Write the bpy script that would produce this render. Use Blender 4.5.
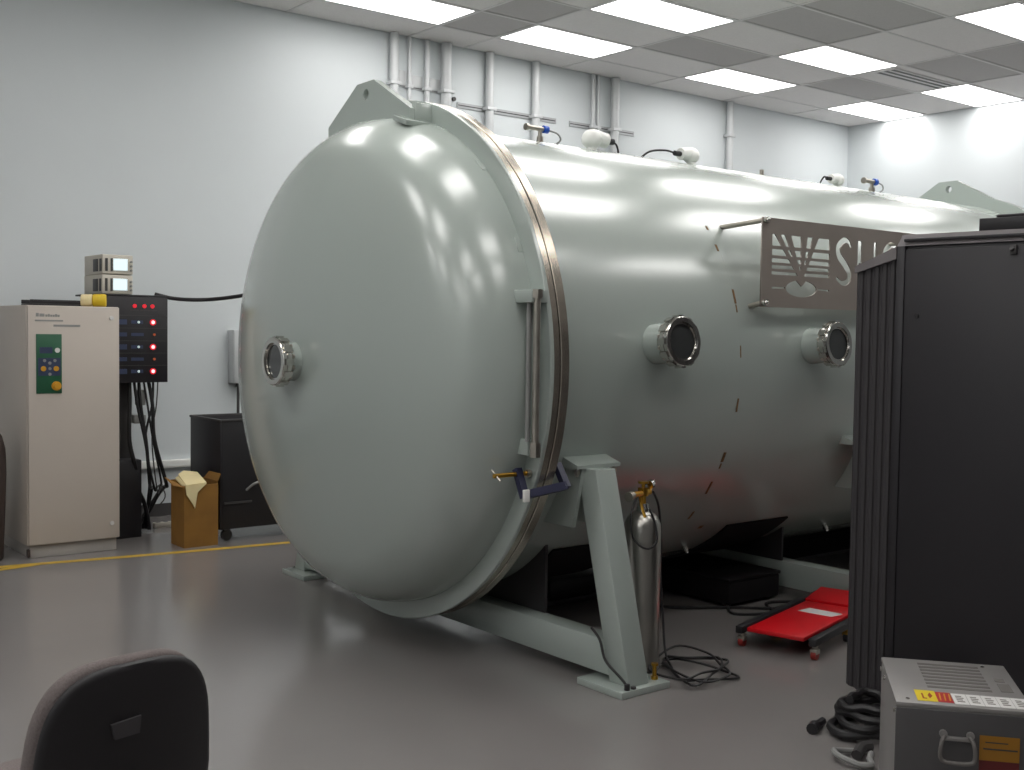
import bpy, bmesh, math, random
from mathutils import Vector, Matrix

random.seed(7)
PI = math.pi
scene = bpy.context.scene
for o in list(bpy.data.objects):
    bpy.data.objects.remove(o)
C = scene.collection

# ------------------------------------------------------------------ camera
cam_data = bpy.data.cameras.new('camera')
cam_data.sensor_fit = 'HORIZONTAL'
cam_data.sensor_width = 36.0
cam_data.lens = 1139.35 / 1024 * 36.0
cam_data.clip_end = 100
cam = bpy.data.objects.new('camera', cam_data)
C.objects.link(cam)
yaw, pitch, roll = (math.radians(a) for a in (38.4593, 2.6555, 0.789))
fw = Vector((math.sin(yaw) * math.cos(pitch), math.cos(yaw) * math.cos(pitch), -math.sin(pitch)))
r0 = Vector((math.cos(yaw), -math.sin(yaw), 0))
u0 = r0.cross(fw)
rt = math.cos(roll) * r0 + math.sin(roll) * u0
up = -math.sin(roll) * r0 + math.cos(roll) * u0
m = Matrix.Identity(4)
for i in range(3):
    m[i][0], m[i][1], m[i][2] = rt[i], up[i], -fw[i]
m[0][3], m[1][3], m[2][3] = 0, 0, 1.5134
cam.matrix_world = m
scene.camera = cam

# ------------------------------------------------------------------ world, exposure
world = bpy.data.worlds.new('world')
scene.world = world
world.use_nodes = True
world.node_tree.nodes['Background'].inputs[0].default_value = (0.5, 0.52, 0.55, 1)
world.node_tree.nodes['Background'].inputs[1].default_value = 0.05
PANEL_STRENGTH = 30.0
scene.view_settings.view_transform = 'Standard'
scene.view_settings.look = 'None'
scene.view_settings.gamma = 1.0
scene.view_settings.use_curve_mapping = False
scene.view_settings.exposure = -1.82
scene.cycles.use_denoising = True
scene.cycles.max_bounces = 10
scene.cycles.diffuse_bounces = 6
scene.cycles.glossy_bounces = 5
scene.cycles.caustics_reflective = False
scene.cycles.caustics_refractive = False


# ------------------------------------------------------------------ materials
def lin(c):
    return tuple((x / 12.92 if x <= 0.04045 else ((x + 0.055) / 1.055) ** 2.4) for x in c)


def rgb(r, g, b):
    return lin((r / 255, g / 255, b / 255))


MATS = {}


def pm(name, col, rough=0.5, metal=0.0, var=0.06, scale=6.0, bump=0.0, bscale=80.0, spec=0.5, coat=0.0, stretch=None, trans=0.0):
    """procedural material: base colour with a slow noise variation and optional fine relief"""
    if name in MATS:
        return MATS[name]
    mt = bpy.data.materials.new(name)
    mt.use_nodes = True
    nt = mt.node_tree
    b = nt.nodes['Principled BSDF']
    b.inputs['Roughness'].default_value = rough
    b.inputs['Metallic'].default_value = metal
    b.inputs['Specular IOR Level'].default_value = spec
    b.inputs['Coat Weight'].default_value = coat
    b.inputs['Coat Roughness'].default_value = 0.2
    b.inputs['Coat IOR'].default_value = 1.6
    b.inputs['Transmission Weight'].default_value = trans
    tc = nt.nodes.new('ShaderNodeTexCoord')
    mp = nt.nodes.new('ShaderNodeMapping')
    if stretch:
        mp.inputs['Scale'].default_value = stretch
    nt.links.new(tc.outputs['Object'], mp.inputs[0])
    n = nt.nodes.new('ShaderNodeTexNoise')
    n.inputs['Scale'].default_value = scale
    n.inputs['Detail'].default_value = 4
    nt.links.new(mp.outputs[0], n.inputs['Vector'])
    cr = nt.nodes.new('ShaderNodeValToRGB')
    cr.color_ramp.elements[0].position = 0.3
    cr.color_ramp.elements[1].position = 0.7
    cr.color_ramp.elements[0].color = tuple(max(0, c * (1 - var)) for c in col) + (1,)
    cr.color_ramp.elements[1].color = tuple(min(1, c * (1 + var)) for c in col) + (1,)
    nt.links.new(n.outputs['Fac'], cr.inputs[0])
    nt.links.new(cr.outputs[0], b.inputs['Base Color'])
    if bump:
        n2 = nt.nodes.new('ShaderNodeTexNoise')
        n2.inputs['Scale'].default_value = bscale
        n2.inputs['Detail'].default_value = 3
        nt.links.new(mp.outputs[0], n2.inputs['Vector'])
        bp = nt.nodes.new('ShaderNodeBump')
        bp.inputs['Strength'].default_value = bump
        bp.inputs['Distance'].default_value = 0.004
        nt.links.new(n2.outputs['Fac'], bp.inputs['Height'])
        nt.links.new(bp.outputs[0], b.inputs['Normal'])
    MATS[name] = mt
    return mt


def em(name, col, strength):
    if name in MATS:
        return MATS[name]
    mt = bpy.data.materials.new(name)
    mt.use_nodes = True
    b = mt.node_tree.nodes['Principled BSDF']
    b.inputs['Base Color'].default_value = tuple(c * 0.3 for c in col) + (1,)
    b.inputs['Emission Color'].default_value = tuple(col) + (1,)
    b.inputs['Emission Strength'].default_value = strength
    MATS[name] = mt
    return mt


WALL = pm('wall_paint', rgb(212, 217, 219), 0.55, var=0.015, scale=1.5, bump=0.05, bscale=140)
CEILP = pm('grid_paint', rgb(225, 222, 222), 0.6, var=0.02)
TILE = pm('ceiling_tile_fibre', rgb(238, 234, 233), 0.9, var=0.03, scale=60, bump=0.25, bscale=220)
GRILLE = pm('perforated_return_grey', rgb(192, 188, 187), 0.8, var=0.05, scale=90)
DIFF = em('light_diffuser', (1.0, 0.985, 0.965), PANEL_STRENGTH)
FLOOR = pm('floor_epoxy', rgb(130, 126, 124), 0.19, var=0.04, scale=0.9, bump=0.03, bscale=10, spec=1.0)
BASEB = pm('cove_base', rgb(70, 68, 68), 0.6)
PAINT = pm('chamber_paint', rgb(165, 174, 168), 0.23, var=0.015, scale=1.2, bump=0.02, bscale=6, spec=0.7, coat=0.6)
STEEL = pm('brushed_steel', rgb(178, 172, 162), 0.33, 1.0, var=0.12, scale=14, bump=0.05)
RIM = pm('flange_steel', rgb(178, 170, 158), 0.27, 0.85, var=0.2, scale=9)
CHROME = pm('polished_steel', rgb(205, 203, 198), 0.14, 1.0, var=0.04)
GLASSD = pm('viewport_glass', rgb(60, 62, 62), 0.06, var=0.03, spec=0.8)
TUBEIN = pm('viewport_inner', rgb(48, 46, 44), 0.5)
MATTEB = pm('matte_black', rgb(22, 19, 21), 0.8, spec=0.2)  # rubber of the seal, also the dark underside bands and added boxes
WEBM = pm('dark_primer', rgb(56, 54, 56), 0.5, var=0.08)
PLATE = pm('nameplate_steel', rgb(160, 151, 143), 0.45, 0.35, var=0.08, scale=3)
RUST = pm('rust', rgb(112, 84, 50), 0.8, var=0.4, scale=60)
BLACKP = pm('rack_black', rgb(31, 28, 32), 0.42, var=0.06, scale=2)
BLACKR = pm('rack_ribs', rgb(50, 47, 49), 0.5, var=0.05)
TRIMG = pm('rack_trim_grey', rgb(112, 107, 108), 0.45)
BLACK = pm('black_plastic', rgb(30, 28, 31), 0.5, var=0.05)
BLACKC = pm('cable_black', rgb(26, 24, 26), 0.5, var=0.05)
FABRIC = pm('chair_fabric', rgb(110, 101, 99), 0.95, var=0.15, scale=200, bump=0.3, bscale=300)
SHELL = pm('chair_shell', rgb(27, 24, 27), 0.55, var=0.05, bump=0.08, bscale=200)
STICK = pm('grey_sticker', rgb(62, 59, 62), 0.6)
CREAM = pm('cabinet_cream', rgb(190, 180, 170), 0.45, var=0.02, scale=2)
CREAMD = pm('cabinet_plinth', rgb(176, 170, 164), 0.5)
GREEN = pm('panel_green', rgb(36, 88, 62), 0.4)
BEIGE = pm('instrument_beige', rgb(196, 190, 178), 0.5)
DGREY = pm('dark_grey', rgb(62, 60, 60), 0.5)
MGREY = pm('mid_grey', rgb(140, 140, 138), 0.5)
WHITE = pm('white_plastic', rgb(236, 236, 232), 0.4, var=0.01)
YELLOW = pm('yellow', rgb(214, 182, 32), 0.5)
ORANGE = pm('orange_button', rgb(206, 150, 40), 0.4)
TAPE = pm('yellow_tape', rgb(196, 160, 54), 0.5, var=0.12, scale=10)
CARD = pm('cardboard', rgb(140, 100, 42), 0.85, var=0.12, scale=7)
PAPER = pm('packing_paper', rgb(226, 210, 162), 0.85, var=0.08)
RED = pm('creeper_red', rgb(206, 6, 22), 0.4, var=0.04)
REDW = pm('red_wheel', rgb(150, 40, 34), 0.5)
BRASS = pm('brass', rgb(206, 158, 66), 0.28, 1.0, var=0.1)
TANK = pm('tank_steel', rgb(168, 166, 160), 0.3, 0.95, var=0.08, scale=3, stretch=(6, 6, 0.4))
BLUE = pm('clamp_blue', rgb(36, 38, 66), 0.4)
BLUEK = pm('blue_knob', rgb(30, 84, 190), 0.35)
GALV = pm('galvanised_grey', rgb(200, 202, 203), 0.45, 0.2, var=0.03)
STRUT = pm('strut_grey', rgb(172, 174, 176), 0.5, 0.3)
SILVER = pm('silver_case', rgb(146, 143, 141), 0.45, 0.4, var=0.04, scale=5)
SILVERF = pm('case_front', rgb(84, 82, 83), 0.5, 0.3, var=0.04)
SLOT = pm('slot_grey', rgb(104, 100, 97), 0.6)
LABW = pm('label_white', rgb(214, 212, 210), 0.5)
LABR = pm('label_red', rgb(172, 34, 44), 0.5)
LABY = pm('label_yellow', rgb(222, 196, 36), 0.5)
LABO = pm('label_ochre', rgb(150, 104, 24), 0.5)
LABM = pm('label_maroon', rgb(92, 26, 26), 0.5)
INK = pm('print_grey', rgb(122, 118, 112), 0.6)
INKR = pm('print_red', rgb(150, 60, 20), 0.6)
DISP = pm('display_blue', rgb(58, 66, 92), 0.3)
LEDR = em('led_red', (1.0, 0.02, 0.04), 2.6)
LEDW = em('led_core', (1.0, 0.75, 0.75), 6.0)
LEDO = em('led_orange', (0.6, 0.12, 0.04), 1.2)
LEDG = em('led_white', (0.7, 0.85, 0.8), 3.0)
SCREEN = em('scope_screen', (0.80, 0.96, 1.0), 3.2)
BROWN = pm('brown_dark', rgb(62, 50, 46), 0.6)


# ------------------------------------------------------------------ geometry helpers
class MB:
    """a bmesh that collects simple shapes, all in the frame of the thing it belongs to"""

    def __init__(self):
        self.bm = bmesh.new()

    def _add(self, verts, faces):
        vs = [self.bm.verts.new(v) for v in verts]
        for f in faces:
            try:
                self.bm.faces.new([vs[i] for i in f])
            except ValueError:
                pass
        return vs

    def box(self, lo, hi, bev=0.0, rot=None, seg=2):
        c = (Vector(lo) + Vector(hi)) / 2
        s = Vector(hi) - Vector(lo)
        t = bmesh.new()
        bmesh.ops.create_cube(t, size=1)
        bmesh.ops.scale(t, vec=s, verts=t.verts)
        if bev:
            bmesh.ops.bevel(t, geom=list(t.edges), offset=bev, segments=seg, affect='EDGES', profile=0.5)
        if rot is not None:
            bmesh.ops.rotate(t, cent=(0, 0, 0), matrix=rot, verts=t.verts)
        bmesh.ops.translate(t, vec=c, verts=t.verts)
        self.merge(t)
        return self

    def merge(self, t):
        me = bpy.data.meshes.new('tmp')
        t.to_mesh(me)
        t.free()
        self.bm.from_mesh(me)
        bpy.data.meshes.remove(me)

    def hexa(self, b, t):
        """eight corners: four of the bottom loop, four of the top loop"""
        self._add(list(b) + list(t), [(3, 2, 1, 0), (4, 5, 6, 7), (0, 1, 5, 4), (1, 2, 6, 5), (2, 3, 7, 6), (3, 0, 4, 7)])
        return self

    def prism(self, pts, ext):
        """planar polygon (3-D points) pushed along ext"""
        ext = Vector(ext)
        n = len(pts)
        a = [Vector(p) for p in pts]
        self._add(a + [p + ext for p in a], [tuple(range(n - 1, -1, -1)), tuple(range(n, 2 * n))] + [(i, (i + 1) % n, n + (i + 1) % n, n + i) for i in range(n)])
        return self

    def lathe(self, prof, org=(0, 0, 0), axis=(0, 0, 1), n=32, a0=0.0, a1=2 * PI, closed=False):
        """profile of (along, radius) spun about an axis"""
        ax = Vector(axis).normalized()
        h = Vector((0, 0, 1)) if abs(ax.z) < 0.9 else Vector((1, 0, 0))
        e1 = (h - ax * h.dot(ax)).normalized()
        e2 = ax.cross(e1)
        org = Vector(org)
        full = abs(a1 - a0 - 2 * PI) < 1e-6
        cols = n if full else n + 1
        rings = []
        for (s, r) in prof:
            if r < 1e-6:
                rings.append([self.bm.verts.new(org + ax * s)])
            else:
                rings.append([self.bm.verts.new(org + ax * s + (e1 * math.cos(a0 + (a1 - a0) * k / n) + e2 * math.sin(a0 + (a1 - a0) * k / n)) * r) for k in range(cols)])
        pairs = list(zip(rings[:-1], rings[1:]))
        if closed:
            pairs.append((rings[-1], rings[0]))
        for A, B in pairs:
            for k in range(n if full else n):
                k2 = (k + 1) % cols
                q = []
                q.append(A[0] if len(A) == 1 else A[k])
                if len(A) > 1:
                    q.append(A[k2])
                if len(B) > 1:
                    q.append(B[k2])
                q.append(B[0] if len(B) == 1 else B[k])
                if len(q) > 2:
                    try:
                        self.bm.faces.new(q)
                    except ValueError:
                        pass
        return self

    def cyl(self, p0, p1, r, r1=None, n=16):
        p0, p1 = Vector(p0), Vector(p1)
        L = (p1 - p0).length
        r1 = r if r1 is None else r1
        return self.lathe([(0, 0), (0, r), (L, r1), (L, 0)], p0, p1 - p0, n)

    def tube(self, pts, r, n=8, sub=6, smooth=True):
        P = [Vector(p) for p in pts]
        if smooth and len(P) > 2:
            Q = []
            for i in range(len(P) - 1):
                a, b, c, d = P[max(i - 1, 0)], P[i], P[i + 1], P[min(i + 2, len(P) - 1)]
                for k in range(sub):
                    t = k / sub
                    Q.append(0.5 * ((2 * b) + (c - a) * t + (2 * a - 5 * b + 4 * c - d) * t * t + (3 * b - a - 3 * c + d) * t ** 3))
            Q.append(P[-1])
            P = Q
        T = []
        for i in range(len(P)):
            d = P[min(i + 1, len(P) - 1)] - P[max(i - 1, 0)]
            T.append(d.normalized() if d.length > 1e-9 else Vector((0, 0, 1)))
        h = Vector((0, 0, 1)) if abs(T[0].z) < 0.9 else Vector((1, 0, 0))
        e = (h - T[0] * h.dot(T[0])).normalized()
        rings = []
        for p, t in zip(P, T):
            e = (e - t * e.dot(t)).normalized()
            f = t.cross(e)
            rings.append([self.bm.verts.new(p + (e * math.cos(2 * PI * k / n) + f * math.sin(2 * PI * k / n)) * r) for k in range(n)])
        for A, B in zip(rings[:-1], rings[1:]):
            for k in range(n):
                self.bm.faces.new((A[k], A[(k + 1) % n], B[(k + 1) % n], B[k]))
        self.bm.faces.new(list(reversed(rings[0])))
        self.bm.faces.new(rings[-1])
        return self

    def ball(self, c, r, sx=1, sy=1, sz=1, n=16):
        t = bmesh.new()
        bmesh.ops.create_uvsphere(t, u_segments=n, v_segments=max(6, n // 2), radius=r)
        bmesh.ops.scale(t, vec=(sx, sy, sz), verts=t.verts)
        bmesh.ops.translate(t, vec=c, verts=t.verts)
        self.merge(t)
        return self

    def mesh(self, name, mat, angle=35):
        bmesh.ops.recalc_face_normals(self.bm, faces=self.bm.faces)
        me = bpy.data.meshes.new(name)
        self.bm.to_mesh(me)
        self.bm.free()
        me.materials.append(mat)
        for p in me.polygons:
            p.use_smooth = True
        me.set_sharp_from_angle(angle=math.radians(angle))
        return me


ORG = {}


def thing(name, label, cat, loc=(0, 0, 0), rotz=0.0, group=None, kind=None, world_parts=False):
    """Empty at the base of a thing; world_parts: the parts are modelled in room coordinates"""
    o = bpy.data.objects.new(name, None)
    o.empty_display_size = 0.1
    o.location = loc
    o.rotation_euler = (0, 0, rotz)
    C.objects.link(o)
    tag(o, label, cat, group, kind)
    if world_parts:
        ORG[o.name] = Vector(loc)
    return o


def tag(o, label=None, cat=None, group=None, kind=None):
    if label:
        o['label'] = label
    if cat:
        o['category'] = cat
    if group:
        o['group'] = group
    if kind:
        o['kind'] = kind
    return o


def top_of(p):
    while p.parent:
        p = p.parent
    return p


def obj(name, mb, mat, parent=None, label=None, angle=35):
    me = mb if isinstance(mb, bpy.types.Mesh) else None
    if me is None:
        if parent is not None and top_of(parent).name in ORG:
            bmesh.ops.translate(mb.bm, vec=-ORG[top_of(parent).name], verts=mb.bm.verts)
        me = mb.mesh(name, mat, angle)
    o = bpy.data.objects.new(name, me)
    C.objects.link(o)
    if parent is not None:
        o.parent = parent
    if label:
        o['label'] = label
    return o


def single(name, mb, mat, label, cat, base, group=None, kind=None):
    """a thing that is one mesh, modelled in room coordinates, origin at its base"""
    bmesh.ops.translate(mb.bm, vec=-Vector(base), verts=mb.bm.verts)
    o = obj(name, mb, mat)
    o.location = base
    return tag(o, label, cat, group, kind)


def dup(root, loc, rotz=None, label=None):
    r = root.copy()
    C.objects.link(r)
    r.location = loc
    if rotz is not None:
        r.rotation_euler = (0, 0, rotz)
    if label:
        r['label'] = label
    for ch in list(root.children):
        c = ch.copy()
        C.objects.link(c)
        c.parent = r
        for g in list(ch.children):
            d = g.copy()
            C.objects.link(d)
            d.parent = c
    return r


def ring(n, r, c, e1, e2):
    c, e1, e2 = Vector(c), Vector(e1), Vector(e2)
    return [c + e1 * r * math.cos(2 * PI * k / n) + e2 * r * math.sin(2 * PI * k / n) for k in range(n)]


# ------------------------------------------------------------------ the room
X0, X1 = -3.0, 12.48
Y0, Y1 = -3.2, 8.87
H = 4.189


def structure(name, mb, mat):
    return tag(obj(name, mb, mat), kind='structure')


structure('floor', MB().box((X0 - .2, Y0 - .2, -.1), (X1 + .2, Y1 + .2, 0)), FLOOR)
structure('wall_back', MB().box((X0 - .2, Y1, 0), (X1 + .2, Y1 + .2, H + .3)), WALL)
structure('wall_right', MB().box((X1, Y0 - .2, 0), (X1 + .2, Y1, H + .3)), WALL)
structure('wall_left', MB().box((X0 - .2, Y0 - .2, 0), (X0, Y1, H + .3)), WALL)
structure('wall_front', MB().box((X0, Y0 - .2, 0), (X1, Y0, H + .3)), pm('wall_paint_grey', rgb(150, 150, 152), 0.6))
structure('baseboard_back', MB().box((X0, Y1 - .012, 0), (X1, Y1, .1)), BASEB)
structure('baseboard_right', MB().box((X1 - .012, Y0, 0), (X1, Y1 - .012, .1)), BASEB)

# suspended ceiling: a grid of 1.22 x 0.61 m tiles, lights and perforated returns set into it
ceil = tag(bpy.data.objects.new('ceiling', None), kind='structure')
ceil.location = (0, 0, H)
C.objects.link(ceil)
obj('ceiling_deck', MB().box((X0 - .2, Y0 - .2, .16), (X1 + .2, Y1 + .2, .3)), CEILP, ceil)
xe = [X0, -1.55, -.33, .89, 2.11, 3.33, 4.55, 5.77, 6.39, 7.61, 8.83, 10.05, 11.27, X1]
GY = 7.145
ye = []
k = 3
while GY + .61 * k > Y0:
    ye.append(min(GY + .61 * k, Y1))
    k -= 1
ye.append(Y0)
ye.reverse()


def rowidx(yhi):
    return round((yhi - GY) / .61)


LIGHT_COLS = {2: (6, 8, 10, 12), 0: (4, 6, 8, 10, 12), -3: (0, 2, 4, 6, 8, 10, 12), -5: (0, 2, 4, 6, 8, 10, 12), -8: (0, 2, 4, 6, 8, 10), -10: (0, 2, 4)}
lightcells, grillecells = [], []
TILES = {}


def tile_mesh(w, d):
    key = (round(w, 3), round(d, 3))
    if key not in TILES:
        TILES[key] = MB().box((.008, .008, .006), (w - .008, d - .008, .022), .003, seg=1).mesh('ceiling_tile', TILE)
    return TILES[key]


grille_set = {(9, 1), (9, -1), (9, -2), (11, 1), (11, -1), (11, -2), (7, 2), (7, 1), (9, -4), (11, -4), (13, 1)}
for i in range(len(xe) - 1):
    for j in range(len(ye) - 1):
        xa, xb, ya, yb = xe[i], xe[i + 1], ye[j], ye[j + 1]
        full = abs(yb - ya - .61) < .01
        rr = rowidx(yb) if full or yb < Y1 - .01 else 99
        if i in LIGHT_COLS.get(rr, ()) and full and xb - xa > 1.1:
            lightcells.append((i, rr, xa, ya, xb, yb))
            continue
        if (i, rr) in grille_set:
            grillecells.append((i, rr, xa, ya, xb, yb))
            continue
        if (i, rr) == (11, 0):
            slotcell = (xa, ya, xb, yb)
        o = obj('ceiling_tile', tile_mesh(xb - xa, yb - ya), TILE, ceil)
        o.location = (xa, ya, 0)
for x in xe[1:-1]:
    obj('grid_bar', MB().box((x - .012, Y0, 0), (x + .012, Y1, .006)).box((x - .002, Y0, .006), (x + .002, Y1, .04)), CEILP, ceil)
for y in ye[1:-1]:
    obj('grid_bar', MB().box((X0, y - .012, .0005), (X1, y + .012, .0055)).box((X0, y - .002, .006), (X1, y + .002, .04)), CEILP, ceil)

# recessed light panels
W, D = 1.22, .61


def light_proto():
    t = thing('ceiling_light', 'x', 'light', (0, 0, 0), group='recessed ceiling light panels')
    f = MB()
    fr = .022
    for lo, hi in (((.013, .013, .001), (W - .013, .013 + fr, .012)), ((.013, D - .013 - fr, .001), (W - .013, D - .013, .012)),
                   ((.013, .013 + fr, .001), (.013 + fr, D - .013 - fr, .012)), ((W - .013 - fr, .013 + fr, .001), (W - .013, D - .013 - fr, .012))):
        f.box(lo, hi)
    obj('frame', f, CEILP, t)
    obj('housing', MB().box((.02, .02, .03), (W - .02, D - .02, .1)), CEILP, t)
    obj('diffuser', MB().box((.013 + fr, .013 + fr, .005), (W - .013 - fr, D - .013 - fr, .011)), DIFF, t)
    return t


names = {
    (6, 2): 'glowing ceiling panel nearest the upper left, over the wall behind the chamber door',
    (8, 2): 'glowing ceiling panel above the pipes on the back wall, second along the wall row',
    (10, 2): 'glowing ceiling panel in the wall row, directly above the tall single conduit',
    (12, 2): 'glowing ceiling panel in the wall row, farthest away beside the back corner',
    (8, 0): 'glowing ceiling panel in the second row, cut by the top edge of the photo',
    (10, 0): 'glowing ceiling panel in the middle of the second row, below two grey grilles',
    (12, 0): 'glowing ceiling panel at the end of the second row, against the right wall',
    (10, -3): 'glowing ceiling panel cut off by the right edge at the top right corner',
}
lp = light_proto()
first = True
for (i, rr, xa, ya, xb, yb) in lightcells:
    lab = names.get((i, rr), 'glowing ceiling panel nearer the photographer, outside the view')
    # a panel in a slightly narrower cell sits centred
    loc = (xa + (xb - xa - W) / 2, ya, H)
    if first:
        lp.location = loc
        lp['label'] = lab
        first = False
    else:
        dup(lp, loc, None, lab)

glabels = {
    (9, 1): 'grey perforated ceiling grille between the second and third light panels of the wall row',
    (9, -1): 'grey perforated ceiling grille, lower of a touching pair left of the middle light panel',
    (9, -2): 'grey perforated ceiling grille, upper of a touching pair at the top of the photo',
    (11, 1): 'grey perforated ceiling grille just left of the last wall row light panel',
    (11, -1): 'grey perforated ceiling grille left of the panel that touches the right wall',
    (11, -2): 'grey perforated ceiling grille below the light panel cut by the right edge',
    (7, 2): 'square grey ceiling grille between the two leftmost light panels, nearest the wall',
    (7, 1): 'square grey ceiling grille between the leftmost light panels, at the top edge',
    (9, -4): 'grey perforated ceiling grille above the frame, over the chamber middle',
    (11, -4): 'grey perforated ceiling grille at the extreme top right of the photo',
}
for (i, rr, xa, ya, xb, yb) in grillecells:
    t = thing('ceiling_grille', glabels.get((i, rr), 'grey ceiling grille'), 'vent', (xa, ya, H), group='perforated return grilles')
    w, d = xb - xa, yb - ya
    f = MB()
    for lo, hi in (((.014, .014, .001), (w - .014, .03, .014)), ((.014, d - .03, .001), (w - .014, d - .014, .014)),
                   ((.014, .03, .001), (.03, d - .03, .014)), ((w - .03, .03, .001), (w - .014, d - .03, .014))):
        f.box(lo, hi)
    obj('frame', f, GRILLE, t)
    obj('face', MB().box((.03, .03, .006), (w - .03, d - .03, .012)), GRILLE, t)
t = thing('slot_diffuser', 'long black slotted air diffuser beside the middle light panel', 'vent', (slotcell[0], slotcell[1], H))
obj('frame', MB().box((.02, .1, -.006), (1.2, .36, .004)), CEILP, t)
for k in range(3):
    obj('slot', MB().box((.06, .13 + .08 * k, -.008), (1.16, .165 + .08 * k, -.005)), BLACK, t)

# ------------------------------------------------------------------ back wall services
WG = 'vertical conduits on the back wall'


def conduit(x, r, z0, label, clamps=(3.65,)):
    t = thing('conduit', label, 'pipe', (x, Y1 - r - .012, z0), group=WG)
    obj('pipe', MB().cyl((0, 0, 0), (0, 0, H - .002 - z0), r, n=14), GALV, t)
    for z in clamps:
        obj('pipe_clamp', MB().box((-r - .012, -r - .004, z - z0 - .015), (r + .012, r + .011, z - z0 + .015), .003), GALV, t)
    return t


conduit(5.595, .042, .05, 'thick pale conduit rising just right of the lifting lug, leftmost on the wall', (3.74,))
conduit(5.775, .02, .05, 'thin pale conduit, second from the left of the wall bundle', (3.74,))
conduit(5.965, .026, .05, 'pale conduit, third from the left of the wall bundle', (3.74,))
conduit(6.165, .05, .05, 'thick pale conduit, rightmost of the four bundled behind the lug', (3.74,))
conduit(6.68, .042, .05, 'pale conduit crossing the left end of the long strut channel', (3.65,))
conduit(7.255, .042, .05, 'pale conduit rising behind the blue handled valve on the chamber top', (3.65,))
conduit(8.04, .022, .05, 'thin conduit, left one of a close pair behind the white sensor', (3.65,))
conduit(8.115, .018, .05, 'thin conduit, right one of a close pair behind the white sensor', (3.65,))
conduit(8.33, .046, .05, 'thick grey conduit just right of the close thin pair', (3.65,))
conduit(10.15, .042, .05, 'single white conduit standing alone near the far corner of the wall', (3.8, 3.0))
for xa, xb, z, hh, lab in ((6.33, 7.56, 3.652, .05, 'long grey strut channel on the back wall, left one of two in line'),
                           (7.74, 8.66, 3.652, .05, 'long grey strut channel on the back wall, right one of two in line'),
                           (5.64, 6.12, 3.74, .02, 'short thin dark strut channel behind the four bundled conduits')):
    t = thing('strut_channel', lab, 'bracket', ((xa + xb) / 2, Y1, z), group='strut channels on the back wall')
    L = (xb - xa) / 2
    obj('rail', MB().box((-L, -.01, -hh / 2), (L, 0, hh / 2)).box((-L, -.011, hh * .28), (L, -.008, hh / 2)).box((-L, -.011, -hh / 2), (L, -.008, -hh * .28)), STRUT, t)
    obj('channel_slot', MB().box((-L + .01, -.0112, -hh * .1), (L - .01, -.01, hh * .1)), DGREY, t)
for x, z, lab in ((5.87, 3.79, 'pale square junction box behind the bundled conduits, left one'), (6.07, 3.79, 'pale square junction box behind the bundled conduits, right one'),
                  (5.685, 3.815, 'pale small junction box beside the leftmost thick conduit')):
    t = thing('junction_box', lab, 'box', (x, Y1, z), group='junction boxes among the conduits')
    obj('body', MB().box((-.065, -.010, -.065), (.065, 0, .065), .003), GALV, t)
single('wall_anchor', MB().cyl((6.29, Y1, 3.70), (6.29, Y1 - .02, 3.70), .02, n=12), DGREY, 'small dark round anchor on the wall right of the bundled conduits', 'anchor', (6.29, Y1, 3.70))
t = thing('cable_raceway', 'white horizontal raceway low on the back wall behind the cardboard box', 'raceway', (3.5, Y1, .42))
obj('channel', MB().box((-1.6, -.05, -.03), (1.2, 0, .03), .004), WHITE, t)
obj('cover', MB().box((-1.6, -.054, -.018), (1.2, -.05, .022)), WHITE, t)
t = thing('wall_box', 'grey electrical box on the back wall at the left edge of the chamber', 'box', (4.18, Y1, 1.06))
obj('body', MB().box((-.15, -.11, 0), (.15, 0, .44), .006), GALV, t)
obj('cover', MB().box((-.145, -.118, .01), (.145, -.11, .43), .003), GALV, t)
obj('fitting', MB().cyl((-.08, -.05, -.03), (-.08, -.05, 0), .022).cyl((-.08, -.05, -.34), (-.08, -.05, -.03), .012), DGREY, t)

# yellow floor marking
pts = [(1.2, 7.60), (1.9, 7.52), (2.2, 7.47), (2.6, 7.405), (3.14, 7.33), (3.75, 7.26), (4.6, 7.18)]
mb = MB()
w = .035
for (xa, ya), (xb, yb) in zip(pts[:-1], pts[1:]):
    mb._add([(xa, ya - w, .0015), (xb, yb - w, .0015), (xb, yb + w, .0015), (xa, ya + w, .0015)], [(0, 1, 2, 3)])
bmesh.ops.remove_doubles(mb.bm, verts=mb.bm.verts, dist=1e-5)
mb.prism([(1.5, 7.34, .0018), (2.12, 7.44, .0018), (2.12, 7.50, .0018), (1.5, 7.40, .0018)], (0, 0, .0006))
single('floor_tape', mb, TAPE, 'yellow marking tape running along the floor past the cream cabinet', 'tape', (2.9, 7.35, 0))

# ------------------------------------------------------------------ the vacuum chamber
YC, ZC, RC, RF = 4.853, 1.362, 1.17, 1.275
ch = thing('vacuum_chamber', 'huge pale green horizontal vacuum chamber with a domed door, standing on legs', 'vacuum chamber', (5.6, YC, 0), world_parts=True)
AX = (1, 0, 0)
body = obj('body_shell', MB().lathe([(3.10, RC), (3.2, RC)] + [(3.2 + .35 * k, RC) for k in range(1, 15)] + [(8.14, RC)], (0, YC, ZC), AX, 128), PAINT, ch)


def tori(R, rk, L, n1=14, n2=22):
    """torispherical head profile: (depth, radius) from rim to apex"""
    cr, cz = R - rk, 0
    h = L - math.sqrt((L - rk) ** 2 - (R - rk) ** 2)
    czs = h - L
    a_end = math.atan2(R - rk, -czs)  # angle of the junction from the axis
    out = []
    for k in range(n1 + 1):
        a = (PI / 2 - a_end) * k / n1
        out.append((rk * math.sin(a), cr + rk * math.cos(a)))
    for k in range(1, n2 + 1):
        a = a_end * (1 - k / n2)
        out.append((czs + L * math.cos(a), L * math.sin(a) if k < n2 else 0.0))
    return out, h


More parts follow.
